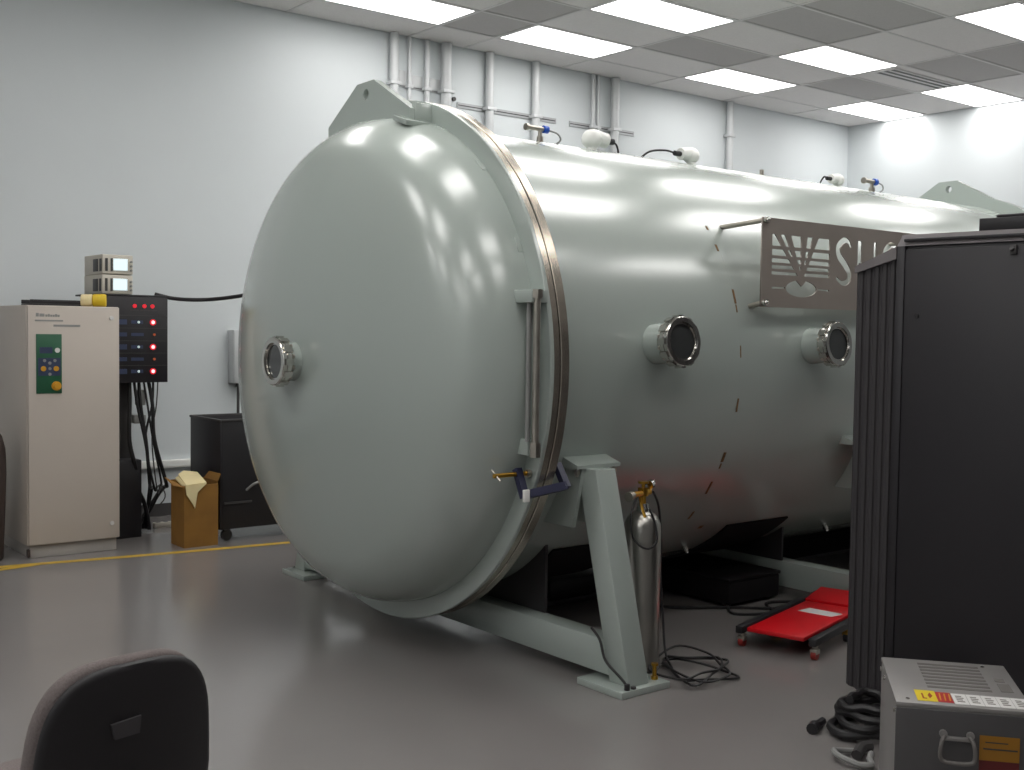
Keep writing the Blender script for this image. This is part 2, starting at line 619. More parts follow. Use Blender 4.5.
prof, DH = tori(1.19, .35, 2.8)
XD = 3.03
obj('door_dome', MB().lathe([(XD + .03, 1.19)] + [(XD - s, r) for s, r in prof], (0, YC, ZC), AX, 128), PAINT, ch, 'smooth pale green domed door')
obj('rear_dome', MB().lathe([(8.24, 1.19)] + [(8.26 + s, r) for s, r in prof], (0, YC, ZC), AX, 96), PAINT, ch)
obj('door_flange', MB().lathe([(3.045, 1.14), (3.045, RF - .004), (3.049, RF), (3.064, RF), (3.064, 1.14)], (0, YC, ZC), AX, 128, closed=True), PAINT, ch)
obj('door_rim', MB().lathe([(3.064, 1.16), (3.064, RF), (3.094, RF), (3.097, RF - .003), (3.097, 1.16)], (0, YC, ZC), AX, 128, closed=True), RIM, ch, 'bare steel edge of the door flange')
obj('seal_ring', MB().lathe([(3.097, 1.16), (3.097, RF - .016), (3.103, RF - .016), (3.103, 1.16)], (0, YC, ZC), AX, 128, closed=True), MATTEB, ch)
obj('body_flange', MB().lathe([(3.103, 1.16), (3.103, RF - .003), (3.106, RF), (3.146, RF), (3.15, RF - .004), (3.15, 1.16)], (0, YC, ZC), AX, 128, closed=True), RIM, ch, 'bare steel body flange')
obj('rear_flange', MB().lathe([(8.12, 1.15), (8.12, 1.25), (8.24, 1.25), (8.24, 1.15)], (0, YC, ZC), AX, 128, closed=True), PAINT, ch)
for a in (48, 66, 26):
    th = math.radians(a)
    ey, ez = -math.cos(th), math.sin(th)
    rot = Matrix.Rotation(math.atan2(ez, ey) - PI / 2, 3, 'X')
    c = Vector((3.03, YC + ey * 1.185, ZC + ez * 1.185))
    obj('rim_pad', MB().box(c - Vector((.012, .035, .007)), c + Vector((.02, .035, .007)), .003, rot), PAINT, ch)


def lug(x0, th):
    """lifting lug plate with a hole, standing on the shoulder of the dome"""
    top = [(5.238, 2.551), (4.955, 2.725), (4.80, 2.727), (4.47, 2.543)]
    arc = []
    for k in range(9):
        y = 4.47 + (5.238 - 4.47) * k / 8
        arc.append((y, ZC + math.sqrt(1.145 ** 2 - (y - YC) ** 2)))
    outer = top + arc
    hc, hr = (4.87, 2.665), .026
    # plate with a hole: two half rings joined along the horizontal through the hole
    bm = bmesh.new()
    vo = [bm.verts.new((x0, y, z)) for y, z in outer]
    vh = [bm.verts.new((x0, hc[0] + hr * math.cos(2 * PI * k / 16), hc[1] + hr * math.sin(2 * PI * k / 16))) for k in range(16)]
    eo = [bm.edges.new((vo[k], vo[(k + 1) % len(vo)])) for k in range(len(vo))]
    eh = [bm.edges.new((vh[k], vh[(k + 1) % 16])) for k in range(16)]
    bmesh.ops.triangle_fill(bm, edges=eo + eh, use_beauty=True)
    r = bmesh.ops.extrude_face_region(bm, geom=list(bm.faces))
    bmesh.ops.translate(bm, vec=(th, 0, 0), verts=[v for v in r['geom'] if isinstance(v, bmesh.types.BMVert)])
    mb = MB()
    mb.merge(bm)
    return mb


lg = obj('lifting_lug', lug(2.93, .045), PAINT, ch, 'grey green lifting lug above the domed door', angle=20)
for yb in (4.48,):
    tilt = Matrix.Rotation(math.radians(-19 if yb < YC else 19) * -1, 3, 'X')
    c = Vector((2.925, yb, ZC + math.sqrt(1.17 ** 2 - (yb - YC) ** 2) + .012))
    obj('lug_foot', MB().box(c - Vector((.05, .06, .012)), c + Vector((.08, .06, .012)), .003, tilt), PAINT, lg)
    c2 = c + Vector((.075, 0, .06))
    obj('lug_gusset', MB().box(c2 - Vector((.05, .014, .07)), c2 + Vector((.06, .014, .03)), .002), PAINT, lg)
obj('lifting_lug', lug(8.16, .045), PAINT, ch, 'grey green lifting lug at the far end', angle=20)


def cyl_patch(mb, xa, xb, a0, a1, r, th, n=24):
    """thin shell hugging the body: angles in degrees measured in the Y-Z plane about the axis"""
    vi = []
    for k in range(n + 1):
        a = math.radians(a0 + (a1 - a0) * k / n)
        for rr, x in ((r, xa), (r, xb), (r + th, xb), (r + th, xa)):
            vi.append((x, YC + rr * math.cos(a), ZC + rr * math.sin(a)))
    fs = []
    for k in range(n):
        for q in range(4):
            fs.append((4 * k + q, 4 * k + (q + 1) % 4, 4 * k + 4 + (q + 1) % 4, 4 * k + 4 + q))
    fs += [(0, 1, 2, 3), (4 * n + 3, 4 * n + 2, 4 * n + 1, 4 * n)]
    mb._add(vi, fs)
    return mb


obj('weld_seam', MB().lathe([(4.350, RC - .001), (4.355, RC + .0003), (4.359, RC + .0003), (4.364, RC - .001)], (0, YC, ZC), AX, 128), PAINT, ch)
for x, a, da, w in ((4.357, 163, 1.5, .010), (4.357, 166, .8, .006), (4.357, 176.5, 1.2, .005), (4.358, -170.5, 1.4, .008), (4.353, -157, 1.1, .014), (4.346, -148, 1.6, .010),
                    (4.342, 150, .8, .010), (4.34, 144, .5, .010), (4.345, -138.5, 1.2, .010), (4.354, -154.5, .6, .008)):
    obj('rust_mark', cyl_patch(MB(), x - w * .7, x + w * .7, a - da * 1.2, a + da * 1.2, RC + .0005, .001, 4), RUST, ch)
obj('rust_mark', cyl_patch(MB(), 4.50, 4.53, -133, -131.8, RC + .001, .001, 4), RUST, ch)

# dark underside bands, webs, beams and legs of the supports
for xa, xb in ((3.50, 4.02), (4.74, 5.26), (6.6, 7.1)):  # thin near-black bands wrapped around the shell underside
    obj('underside_band', cyl_patch(MB(), xa, xb, -131.5, -48.5, RC - .004, .014, 40), MATTEB, ch, 'dark band under the shell')


def support(xs, gussets=(-.082, .062), web_x=.045, web_y=4.04):
    fr = obj('base_beam', MB().box((xs - .055, 3.46, .05), (xs + .055, 6.25, .20), .008), PAINT, ch)
    for s in (-1, 1):
        def yy(y):
            return YC + s * (YC - y)
        # base plate with an anchor bolt
        bp = obj('base_plate', MB().box((xs - .13, min(yy(3.34), yy(3.62)), 0), (xs + .155, max(yy(3.34), yy(3.62)), .03), .003), PAINT, ch)
        obj('anchor_bolt', MB().cyl((xs + .12, yy(3.40), .03), (xs + .12, yy(3.40), .10), .009).cyl((xs + .12, yy(3.40), .03), (xs + .12, yy(3.40), .045), .016, n=6).cyl((xs + .12, yy(3.40), .09), (xs + .12, yy(3.40), .10), .016, n=6), BRASS, bp)
        obj('anchor_nut', MB().cyl((xs - .05, yy(3.355), .03), (xs - .05, yy(3.355), .04), .012, n=6), DGREY, bp)
        # slanted square leg
        yb0, yb1, yt0, yt1, zt = 3.37, 3.49, 3.60, 3.72, .925
        leg = obj('leg', MB().hexa([(xs - .06, yy(yb0), .03), (xs + .06, yy(yb0), .03), (xs + .06, yy(yb1), .03), (xs - .06, yy(yb1), .03)],
                                   [(xs - .06, yy(yt0), zt), (xs + .06, yy(yt0), zt), (xs + .06, yy(yt1), zt), (xs - .06, yy(yt1), zt)]), PAINT, ch)
        bmesh_bevel(leg, .006)
        # bracket that carries the shell: cap bar, two gussets, bolts
        br = obj('bracket', MB().hexa([(xs - .115, yy(3.655), .925), (xs + .14, yy(3.655), .925), (xs + .14, yy(3.80), .925), (xs - .115, yy(3.80), .925)],
                                      [(xs - .115, yy(3.655), .940), (xs + .14, yy(3.655), .940), (xs + .14, yy(3.80), .985), (xs - .115, yy(3.80), .985)]), PAINT, ch)
        gus = [(yy(3.66), .93), (yy(3.72), .66), (yy(3.92), .66), (yy(3.80), .93)]
        for gx in (xs + q for q in gussets):
            obj('gusset', MB().prism([(gx, y, z) for y, z in gus], (.02, 0, 0)), PAINT, br)
        for bx in (xs - .095, xs + .125):
            obj('bracket_bolt', MB().cyl((bx, yy(3.68), .89), (bx, yy(3.68), .925), .008).cyl((bx, yy(3.68), .90), (bx, yy(3.68), .918), .014, n=6), STEEL, br)
    # saddle web between beam and shell
    yy0 = web_y
    arc = [(YC + (RC - .003) * math.cos(math.radians(a)), ZC + (RC - .003) * math.sin(math.radians(a))) for a in range(-48, -135, -4)]
    pts = [(yy0, .2), (2 * YC - yy0, .2)] + [(2 * YC - yy0, ZC - math.sqrt((RC - .003) ** 2 - (YC - yy0) ** 2))] + [p for p in arc if yy0 < p[0] < 2 * YC - yy0] + [(yy0, ZC - math.sqrt((RC - .003) ** 2 - (YC - yy0) ** 2))]
    obj('saddle_web', MB().prism([(xs + web_x - .008, y, z) for y, z in pts], (.016, 0, 0)), WEBM, ch)


def bmesh_bevel(o, off):
    bm = bmesh.new()
    bm.from_mesh(o.data)
    bmesh.ops.bevel(bm, geom=list(bm.edges), offset=off, segments=2, affect='EDGES', profile=.5)
    bm.to_mesh(o.data)
    bm.free()
    for p in o.data.polygons:
        p.use_smooth = True
    o.data.set_sharp_from_angle(angle=math.radians(35))


support(3.385)
support(5.41, (.062,), -.045, 4.19)
support(7.43, (.062,))
for x in (3.475, 4.597, 5.846):
    a = math.radians(-121)
    c = Vector((x, YC + RC * math.cos(a), ZC + RC * math.sin(a)))
    d = Vector((0, math.cos(a), math.sin(a)))
    obj('drain_fitting', MB().cyl(c - d * .005, c + d * .03, .016).cyl(c + d * .03, c + d * .045, .011), CHROME, ch)


# viewports
def viewport(c, d, L, r=.112, bolts=16):
    """chrome flanged port: base point on the shell, outward direction, length"""
    c, d = Vector(c), Vector(d).normalized()
    v = obj('viewport', MB().lathe([(-.06, r * .8), (L - .045, r * .8), (L - .045, r), (L - .024, r), (L - .024, r * .97), (L - .020, r * .97), (L - .020, r), (L - .004, r), (L, r - .004),
                                    (L, r * .78), (L - .012, r * .76), (L - .012, r * .70)], c, d, 40), CHROME, ch, 'shiny steel viewport')
    obj('tube', MB().lathe([(-.06, r * .835), (L - .05, r * .815), (L - .05, r * .75)], c, d, 40), PAINT, v)
    obj('glass', MB().lathe([(L - .016, r * .75), (L - .016, 0)], c, d, 40), GLASSD, v, 'dark glass of a viewport')
    h = Vector((0, 0, 1))
    e1 = (h - d * h.dot(d)).normalized()
    e2 = d.cross(e1)
    for k in range(12):
        a = 2 * PI * k / 12
        rr_ = e1 * math.cos(a) + e2 * math.sin(a)
        t_ = -e1 * math.sin(a) + e2 * math.cos(a)
        p = c + rr_ * r
        q = [p + t_ * s1 * .014 + rr_ * s2 * .007 for s1, s2 in ((-1, -1), (1, -1), (1, 1), (-1, 1))]
        obj('clamp_lug', MB().hexa([x + d * (L - .052) for x in q], [x + d * (L - .010) for x in q]), CHROME, v)
        p = c + (e1 * math.cos(a + .26) + e2 * math.sin(a + .26)) * r * .9
        obj('bolt', MB().cyl(p + d * (L - .062), p + d * (L - .044), .011, n=6), STEEL, v)
    return v


viewport((XD - DH, YC, ZC), (-1, 0, 0), .105)
for x, z in ((3.775, 1.468), (4.925, 1.462)):
    e = Vector((0, -math.sqrt(RC ** 2 - (z - ZC) ** 2), z - ZC))
    viewport(Vector((x, YC, ZC)) + e, e, .17)

# latch rods on the door flange
lt = obj('latch_bracket', MB().box((2.955, 3.60, 1.635), (3.045, 3.72, 1.69), .006), PAINT, ch, 'grey block holding the top of the latch rods')
obj('latch_bracket', MB().box((2.99, 3.655, 1.0), (3.045, 3.80, 1.07), .006), PAINT, ch)
obj('latch_rod', MB().cyl((2.985, 3.60, 1.03), (2.985, 3.60, 1.68), .015).cyl((2.985, 3.60, 1.655), (2.985, 3.60, 1.69), .024, n=6).cyl((2.985, 3.60, 1.0), (2.985, 3.60, 1.06), .024, n=6), STEEL, ch, 'bare steel latch rod')
obj('latch_rod', MB().cyl((2.985, 3.65, 1.06), (2.985, 3.65, 1.64), .011), MGREY, ch)

# nameplate: steel sheet with cut-outs, on four stand-offs
cu = bpy.data.curves.new('nameplate_outline', 'CURVE')
cu.dimensions = '2D'
cu.fill_mode = 'BOTH'
cu.extrude = .003
PX0, PZ0 = 4.44, 1.655
PW, PH = 1.52, .44


def spl(pts):
    s = cu.splines.new('POLY')
    s.points.add(len(pts) - 1)
    for p, (x, z) in zip(s.points, pts):
        p.co = (x, z, 0, 1)
    s.use_cyclic_u = True


spl([(0, 0), (PW, 0), (PW, PH), (0, PH)])


def clip(poly, a, b, c):
    """keep the part of a polygon where a*x + b*z <= c"""
    out = []
    for i in range(len(poly)):
        p, q = poly[i], poly[(i + 1) % len(poly)]
        dp, dq = a * p[0] + b * p[1] - c, a * q[0] + b * q[1] - c
        if dp <= 0:
            out.append(p)
        if dp * dq < 0:
            t_ = dp / (dp - dq)
            out.append((p[0] + (q[0] - p[0]) * t_, p[1] + (q[1] - p[1]) * t_))
    return out


# emblem: stripes cut by V shaped bars that run down into an ellipse
EX0, EX1 = .08, .545          # stripe block left and right
VT = (.318, .135)              # the point where the bars meet
stripes = [(.305, .362), (.257, .288), (.222, .243), (.191, .209), (.162, .178)]
bars = [(.085, .04), (.185, .05), (.328, .03), (.36, .034), (.445, .036)]    # top x of each solid bar and its width there
TOPZ = .37
for z0, z1 in stripes:
    cells = []
    xs_at = lambda z, xt, w: (VT[0] + (xt - VT[0]) * (z - VT[1]) / (TOPZ - VT[1]))
    bl = [(-1, EX0)]
    solid = [(.098, .016, .030), (.178, .016, .016), (.340, .018, .018), (.442, .018, .018)]
    # solid bars (centre at the top, half width at top)
    edges = []
    for xt in ((.115, .018), (.20, .02), (.335, .022), (.432, .02)):
        edges.append(xt)
    left = lambda z, e: xs_at(z, e[0] - e[1], 0) - .004
    right = lambda z, e: xs_at(z, e[0] + e[1], 0) + .004
    spans = [(lambda z: EX0, lambda z: left(z, edges[0])), (lambda z: right(z, edges[0]), lambda z: left(z, edges[1])), (lambda z: right(z, edges[1]), lambda z: left(z, edges[2])),
             (lambda z: right(z, edges[2]), lambda z: left(z, edges[3])), (lambda z: right(z, edges[3]), lambda z: EX1)]
    for f0, f1 in spans:
        q = [(f0(z0), z0), (f1(z0), z0), (f1(z1), z1), (f0(z1), z1)]
        if q[1][0] - q[0][0] > .012 and q[2][0] - q[3][0] > .012:
            spl(q)
# two bright slanted bars are cut right through beside the stripes' V
# ellipse with a notch at the top, thin side bars
el = []
for k in range(33):
    a = math.radians(68 - 316 * k / 32 - 0) if False else math.radians(72 - (360 - 36) * k / 32)
    el.append((.318 + .125 * math.cos(a), .098 + .042 * math.sin(a)))
el.append((.318, .098 + .012))
spl(el)
spl([(.085, .091), (.186, .096), (.186, .101), (.085, .101)])
spl([(.452, .096), (.548, .091), (.548, .101), (.452, .101)])


def stroke(path, widths):
    """closed outline of a path with a changing stroke width"""
    L, R = [], []
    n = len(path)
    for i in range(n):
        a, b = Vector(path[max(i - 1, 0)]), Vector(path[min(i + 1, n - 1)])
        d = (b - a).normalized()
        nn = Vector((-d.y, d.x))
        p = Vector(path[i])
        L.append(tuple(p + nn * widths[i] / 2))
        R.append(tuple(p - nn * widths[i] / 2))
    return L + R[::-1]


def cat(pts, n=6):
    P = [Vector(p) for p in pts]
    Q = []
    for i in range(len(P) - 1):
        a, b, c, d = P[max(i - 1, 0)], P[i], P[i + 1], P[min(i + 2, len(P) - 1)]
        for k in range(n):
            t_ = k / n
            Q.append(tuple(.5 * ((2 * b) + (c - a) * t_ + (2 * a - 5 * b + 4 * c - d) * t_ * t_ + (3 * b - a - 3 * c + d) * t_ ** 3)))
    Q.append(tuple(P[-1]))
    return Q


def letter_S(x, z, w, h):
    p = cat([(x + w * .95, z + h * .84), (x + w * .78, z + h * .96), (x + w * .45, z + h * .97), (x + w * .12, z + h * .82), (x + w * .2, z + h * .62), (x + w * .55, z + h * .46),
             (x + w * .88, z + h * .26), (x + w * .82, z + h * .08), (x + w * .45, z + h * .02), (x + w * .03, z + h * .13)])
    n = len(p)
    spl(stroke(p, [.014 + .028 * math.sin(PI * min(1, max(0, (i / (n - 1)))) ) for i in range(n)]))


def letter_U(x, z, w, h):
    p = [(x + w * .08, z + h)] + cat([(x + w * .08, z + h * .6), (x + w * .08, z + h * .25), (x + w * .22, z + h * .06), (x + w * .5, z + h * .0), (x + w * .78, z + h * .06), (x + w * .92, z + h * .25), (x + w * .92, z + h * .6)]) + [(x + w * .92, z + h)]
    n = len(p)
    spl(stroke(p, [.036 if i < n * .6 else .024 for i in range(n)]))


letter_S(.605, .135, .13, .235)
letter_U(.795, .135, .165, .235)
letter_S(1.03, .135, .13, .235)
tmp = bpy.data.objects.new('tmp_outline', cu)
C.objects.link(tmp)
bpy.context.view_layer.update()
dg = bpy.context.evaluated_depsgraph_get()
me = bpy.data.meshes.new_from_object(tmp.evaluated_get(dg))
bpy.data.objects.remove(tmp)
me.name = 'nameplate'
# local (x, z) -> room
YP = 3.64
for v in me.vertices:
    x, z, y = v.co
    v.co = Vector((PX0 + x, YP + y, PZ0 + z)) - ORG[ch.name]
me.materials.clear()
me.materials.append(PLATE)
npl = bpy.data.objects.new('nameplate', me)
npl.parent = ch
npl['label'] = 'brushed steel nameplate with cut out emblem and letters'
C.objects.link(npl)
for x in (PX0 + .02, PX0 + PW - .02):
    for z in (PZ0 + .02, PZ0 + PH - .015):
        yb = YC - math.sqrt(RC ** 2 - (z - ZC) ** 2)
        obj('standoff', MB().cyl((x, YP + .003, z), (x, yb + .01, z - .02), .013), STEEL, npl)
        obj('cap_nut', MB().cyl((x, YP - .022, z), (x, YP - .003, z), .016, n=12).ball((x, YP - .022, z), .012, n=10), CHROME, npl)


# instruments on top of the shell
def shell_z(y, r=RC):
    return ZC + math.sqrt(r ** 2 - (y - YC) ** 2)


def sensor(x, y, s=1.0, plug=1, cable=None, label=None):
    z = shell_z(y)
    v = obj('gauge_head', MB().cyl((x, y, z - .01), (x, y, z + .03 * s), .024 * s).ball((x, y, z + .048 * s), .046 * s, 1.0, 1, .95, 18)
            .cyl((x, y, z + .06 * s), (x + plug * .085 * s, y, z + .05 * s), .035 * s, .032 * s, 18), WHITE, ch, label)
    obj('plug', MB().cyl((x + plug * .085 * s, y, z + .05 * s), (x + plug * .13 * s, y, z + .05 * s), .014 * s, n=10), BLACK, v)
    if cable:
        obj('cable', MB().tube([(x + plug * .13 * s, y, z + .05 * s)] + [(x + a, y + b, z + c) for a, b, c in cable], .006, 6), BLACKC, v)


sensor(4.27, 4.70, 1.25, 1, [(.19, 0, .045), (.2, .0, .0), (.16, .02, -.02)], 'white gauge head nearest the door')
sensor(5.07, 4.70, 1.1, -1, [(-.22, 0, .062), (-.33, .02, .045), (-.39, .05, -.01)], 'white gauge head in the middle')
sensor(6.54, 4.72, .95, -1, [(-.16, 0, .05), (-.1, .1, -.02)], 'white gauge head at the far end')


def valve(x, y, s=1.0, label=None):
    z = shell_z(y)
    v = obj('valve', MB().cyl((x, y, z - .01), (x, y, z + .03), .022 * s, n=14).cyl((x, y, z + .03), (x, y, z + .075), .013 * s, n=12)
            .cyl((x - .09, y, z + .072), (x + .02, y, z + .072), .015 * s, n=12).cyl((x - .1, y, z + .072), (x - .085, y, z + .072), .022 * s, n=12), STEEL, ch, label)
    obj('blue_handle', MB().cyl((x + .02, y, z + .072), (x + .05, y, z + .072), .024 * s, n=14), BLUEK, v, 'blue valve knob')
    obj('tube', MB().tube([(x + .05, y, z + .07), (x + .12, y, z + .06), (x + .16, y + .02, z + .03), (x + .11, y + .04, z + .0), (x + .02, y + .05, z + .0)], .005, 6), MGREY, v)


valve(3.90, 4.70, .85, 'small steel valve near the door')
valve(6.93, 4.72, 1.0, 'small steel valve near the far end')
obj('port_plug', MB().cyl((5.72, 4.70, shell_z(4.70) - .01), (5.72, 4.70, shell_z(4.70) + .035), .014), STEEL, ch)

# ------------------------------------------------------------------ clamp on the flange
t = thing('c_clamp', 'dark blue C clamp with a brass screw gripping the lower right of the door flange', 'clamp', (3.09, 3.74, .78), world_parts=True)
a, b = Vector((2.98, 3.70, .92)), Vector((3.18, 3.68, .935))
dn = Vector((0, -.04, -.085))
a1, b1 = a + dn, b + Vector((0, -.055, -.07))
fr = MB()
for p0, p1, wy in ((a - dn * .25, a1 + dn * .12, .016), (a1, b1, .017), (b - dn * .2, b1 + dn * .1, .016)):
    d = (p1 - p0).normalized()
    s1 = Vector((0, .9, -.43)).normalized()
    s2 = d.cross(s1).normalized() * wy
    s1 = s2.cross(d).normalized() * .014
    q = [s1 + s2, s1 - s2, -s1 - s2, -s1 + s2]
    fr.hexa([p0 + x for x in q], [p1 + x for x in q])
obj('clamp_frame', fr, BLUE, t)
obj('clamp_screw', MB().cyl(a + Vector((-.13, 0, .0)), a + Vector((.05, 0, .0)), .010, n=12), BRASS, t, 'brass coloured clamp screw')
obj('clamp_handle', MB().cyl(a + Vector((-.12, -.03, -.02)), a + Vector((-.12, .03, .02)), .005, n=8), STEEL, t)
obj('clamp_foot', MB().cyl(a + Vector((.04, 0, 0)), a + Vector((.058, 0, 0)), .018, n=12), STEEL, t)
obj('label_patch', MB().box(a1 + Vector((-.018, -.024, -.026)), a1 + Vector((.012, -.010, .026)), .003), WHITE, t, 'white patch on the clamp')

# ------------------------------------------------------------------ gas cylinder
t = thing('gas_cylinder', 'silver steel gas cylinder with brass valve beside the front leg of the chamber', 'gas cylinder', (3.632, 3.615, 0))
obj('body', MB().lathe([(0, 0), (0, .074), (.012, .085), (.63, .085), (.66, .082), (.685, .072), (.705, .058), (.717, .04), (.72, .03), (.72, 0)], n=36), TANK, t)
nk = obj('neck', MB().cyl((0, 0, .70), (0, 0, .735), .034, .030, 20).cyl((0, 0, .735), (0, 0, .755), .026, n=20), CHROME, t)
vv = obj('valve', MB().cyl((0, 0, .755), (0, 0, .80), .014, n=12).box((-.018, -.018, .785), (.018, .018, .825), .004).cyl((-.085, -.02, .80), (.05, .01, .80), .014, n=12).cyl((0, 0, .825), (0, 0, .845), .008, n=10), BRASS, t, 'brass cylinder valve')
obj('handwheel', MB().cyl((0, 0, .843), (0, 0, .853), .024, n=16), BRASS, vv)
obj('gauge', MB().cyl((-.12, -.03, .795), (-.085, -.02, .80), .022, .018, n=16), STEEL, vv)
obj('gauge', MB().cyl((.045, .01, .83), (.07, .02, .835), .022, n=16), CHROME, vv)
obj('hose', MB().tube([(-.05, -.02, .80), (-.10, -.03, .72), (-.11, -.05, .62), (-.07, -.095, .57), (-.02, -.11, .60), (.0, -.075, .68), (-.01, -.05, .735)], .005, 6), BLACKC, t)
obj('pressure_tube', MB().tube([(-.03, -.01, .785), (-.035, -.03, .74), (-.035, -.05, .70)], .007, 6), BRASS, t)

# cable from the valve down to a loose coil on the floor
pts = [(3.70, 3.62, .80), (3.76, 3.64, .72), (3.80, 3.66, .55), (3.82, 3.68, .40), (3.82, 3.66, .22), (3.78, 3.60, .06), (3.74, 3.52, .012)]
rc = random.Random(11)
for k in range(34):
    a_ = k * .74 + 2.2
    rr_ = .19 + .05 * math.sin(k * 1.9) + rc.uniform(-.02, .02)
    pts.append((3.72 + rr_ * 1.0 * math.cos(a_) + .05 * math.sin(k * .6), 3.43 + rr_ * .9 * math.sin(a_), .010 + .045 * max(0, math.sin(k * 1.15)) * rc.random() * (1 if math.cos(a_) > -.2 else .2) + .001 * k))
pts = [p for p in pts if not (p[2] < .09 and (Vector((p[0], p[1])) - Vector((3.632, 3.615))).length < .10)]
pts = [p for p in pts if not (p[2] < .09 and p[0] < 3.56 and p[1] > 3.32)]
single('coiled_cable', MB().tube(pts, .0055, 6), BLACKC, 'thin black cable hanging by the gas cylinder and coiled loosely on the floor', 'cable', (3.72, 3.4, 0))
single('lead_wire', MB().tube([(3.318, 3.60, .24), (3.312, 3.54, .20), (3.31, 3.50, .12), (3.305, 3.40, .07), (3.300, 3.355, .045)], .006, 6)
       .cyl((3.300, 3.357, .0305), (3.300, 3.357, .055), .012, n=10), BLACKC, 'thin dark wire lying against the front leg near its base plate', 'wire', (3.30, 3.36, .03))
single('floor_cable', MB().tube([(4.9, 4.2, .008), (4.75, 4.02, .008), (4.95, 3.92, .008), (5.1, 4.08, .008), (5.3, 3.95, .008), (5.16, 3.86, .008), (4.85, 4.12, .008), (4.6, 4.3, .008), (4.4, 4.6, .008)], .008, 6),
       BLACKC, 'black cable strewn on the floor behind the red creeper', 'cable', (4.9, 4.1, 0))

# pump and added dark boxes below the chamber
t = thing('vacuum_pump', 'dark pump standing in the shadow below the near end of the chamber', 'pump', (4.32, 5.15, 0))
obj('base', MB().box((-.3, -.42, 0), (.3, .42, .03), .004), BLACK, t)
obj('housing', MB().box((-.26, -.40, .03), (.26, .0, .14), .02), BLACK, t)
obj('motor', MB().cyl((0, .0, .09), (0, .36, .09), .058, n=24), BROWN, t, 'brown pump motor')
obj('oil_glass', MB().cyl((-.262, -.3, .08), (-.25, -.3, .08), .03, n=16), CHROME, t)
t = thing('darkening_case', 'long low black case added to darken the gap below the middle of the chamber', 'case', (5.05, 4.55, 0))
obj('case', MB().box((-.22, -.42, .02), (.22, .42, .145), .01), MATTEB, t)  # black case added to keep the space under the shell dark
obj('lid', MB().box((-.225, -.425, .145), (.225, .425, .165), .005), MATTEB, t)
for sx in (-1, 1):
    for sy in (-1, 1):
        obj('foot', MB().cyl((sx * .17, sy * .36, 0), (sx * .17, sy * .36, .02), .025, n=12), DGREY, t)
t = thing('darkening_crate', 'low black crate added to darken the gap under the far half of the chamber', 'crate', (6.42, 4.95, 0))
obj('body', MB().box((-.82, -.2, .02), (.82, .2, .15), .008), MATTEB, t)  # crate added to cover the bright floor under the chamber with black
obj('lid', MB().box((-.83, -.205, .15), (.83, .205, .17), .005), MATTEB, t)
obj('skid', MB().box((-.7, -.18, 0), (.7, -.1, .02)), DGREY, t)
obj('skid', MB().box((-.7, .1, 0), (.7, .18, .02)), DGREY, t)

# ------------------------------------------------------------------ mechanic's creeper
t = thing('creeper', 'red mechanics creeper with a white label lying on the floor behind the black rack', 'creeper', (4.80, 3.53, 0), math.radians(14.7))
bd = obj('board', MB().box((-.50, -.145, .085), (.22, .145, .108), .008), RED, t)
obj('label', MB().prism([(-.04, -.10, .1085), (.05, -.125, .1085), (.07, .06, .1085), (-.03, .085, .1085)], (0, 0, .0008)), LABW, bd, 'white label on the creeper')
hd = obj('headrest', MB().prism([(.235, -.15, .085), (.50, -.17, .10), (.50, .17, .10), (.235, .15, .085)], (0, 0, .03)), RED, t)
for s in (-1, 1):
    rl = obj('rail', MB().box((-.50, s * .185 - .018, .07), (.5, s * .185 + .018, .106), .004), BLACK, t)
    obj('cross_bar', MB().box((-.32 if s < 0 else .12, -.17, .06), (-.28 if s < 0 else .16, .17, .085)), BLACK, t)
    for x in (-.46, -.05, .42):
        cs = obj('caster', MB().cyl((x, s * .185, .05), (x, s * .185, .074), .014, n=10).box((x - .02, s * .185 - .018, .03), (x + .02, s * .185 + .018, .052), .003), BRASS if x == -.05 else STEEL, t)
        obj('wheel', MB().cyl((x, s * .185 - .012, .025), (x, s * .185 + .012, .025), .0248, n=16), REDW if x == -.46 else BLACK, cs)

# ------------------------------------------------------------------ black equipment rack at the right
az = math.radians(-6.2)
# local x runs into the rack (away from the photographed side), local y along the side panel away from the camera
t = thing('equipment_rack', 'tall black equipment rack with a ribbed door filling the right edge', 'rack', (4.014, 2.61, 0), -az)
RH = 1.92
obj('carcass', MB().box((.012, -1.0, .05), (.62, 0, RH - .045), .004), BLACKP, t)
sp = obj('side_panel', MB().box((0, -.95, .06), (.012, -.035, RH - .06), .003), BLACKP, t)
obj('latch', MB().box((-.012, -.47, 1.825), (0, -.445, 1.86), .004).cyl((-.012, -.457, 1.842), (-.022, -.457, 1.848), .008, n=10), DGREY, sp)
obj('screw', MB().cyl((0, -.09, 1.60), (-.004, -.09, 1.60), .009, n=10), BLACK, sp)
obj('corner_post', MB().box((-.004, -.035, .05), (.03, 0, RH - .045), .004), BLACKP, t)
obj('top_rail', MB().prism([(0, -1.0, RH - .045), (0, -.0, RH - .045), (.02, -.012, RH), (.02, -1.0, RH)], (.58, 0, 0)), TRIMG, t, 'grey top rail')
obj('rail_lip', MB().box((-.006, -1.0, RH - .03), (.004, -.03, RH - .018), .002), BLACKP, t)
dr = obj('door', MB().prism([(.012, .002, .03), (.012, .175, .075), (.012, .175, 1.80), (.012, .002, 1.85)], (.59, 0, 0)), BLACKR, t, 'ribbed door, dark grey')
for k in range(5):
    y = .012 + .034 * k
    obj('rib', MB().prism([(.006, y, .03 + y * .26), (.014, y - .006, .03 + y * .26), (.014, y + .024, .036 + y * .26), (.006, y + .016, .034 + y * .26)], (0, 0, 1.80 - y * .40)), BLACKR, dr)
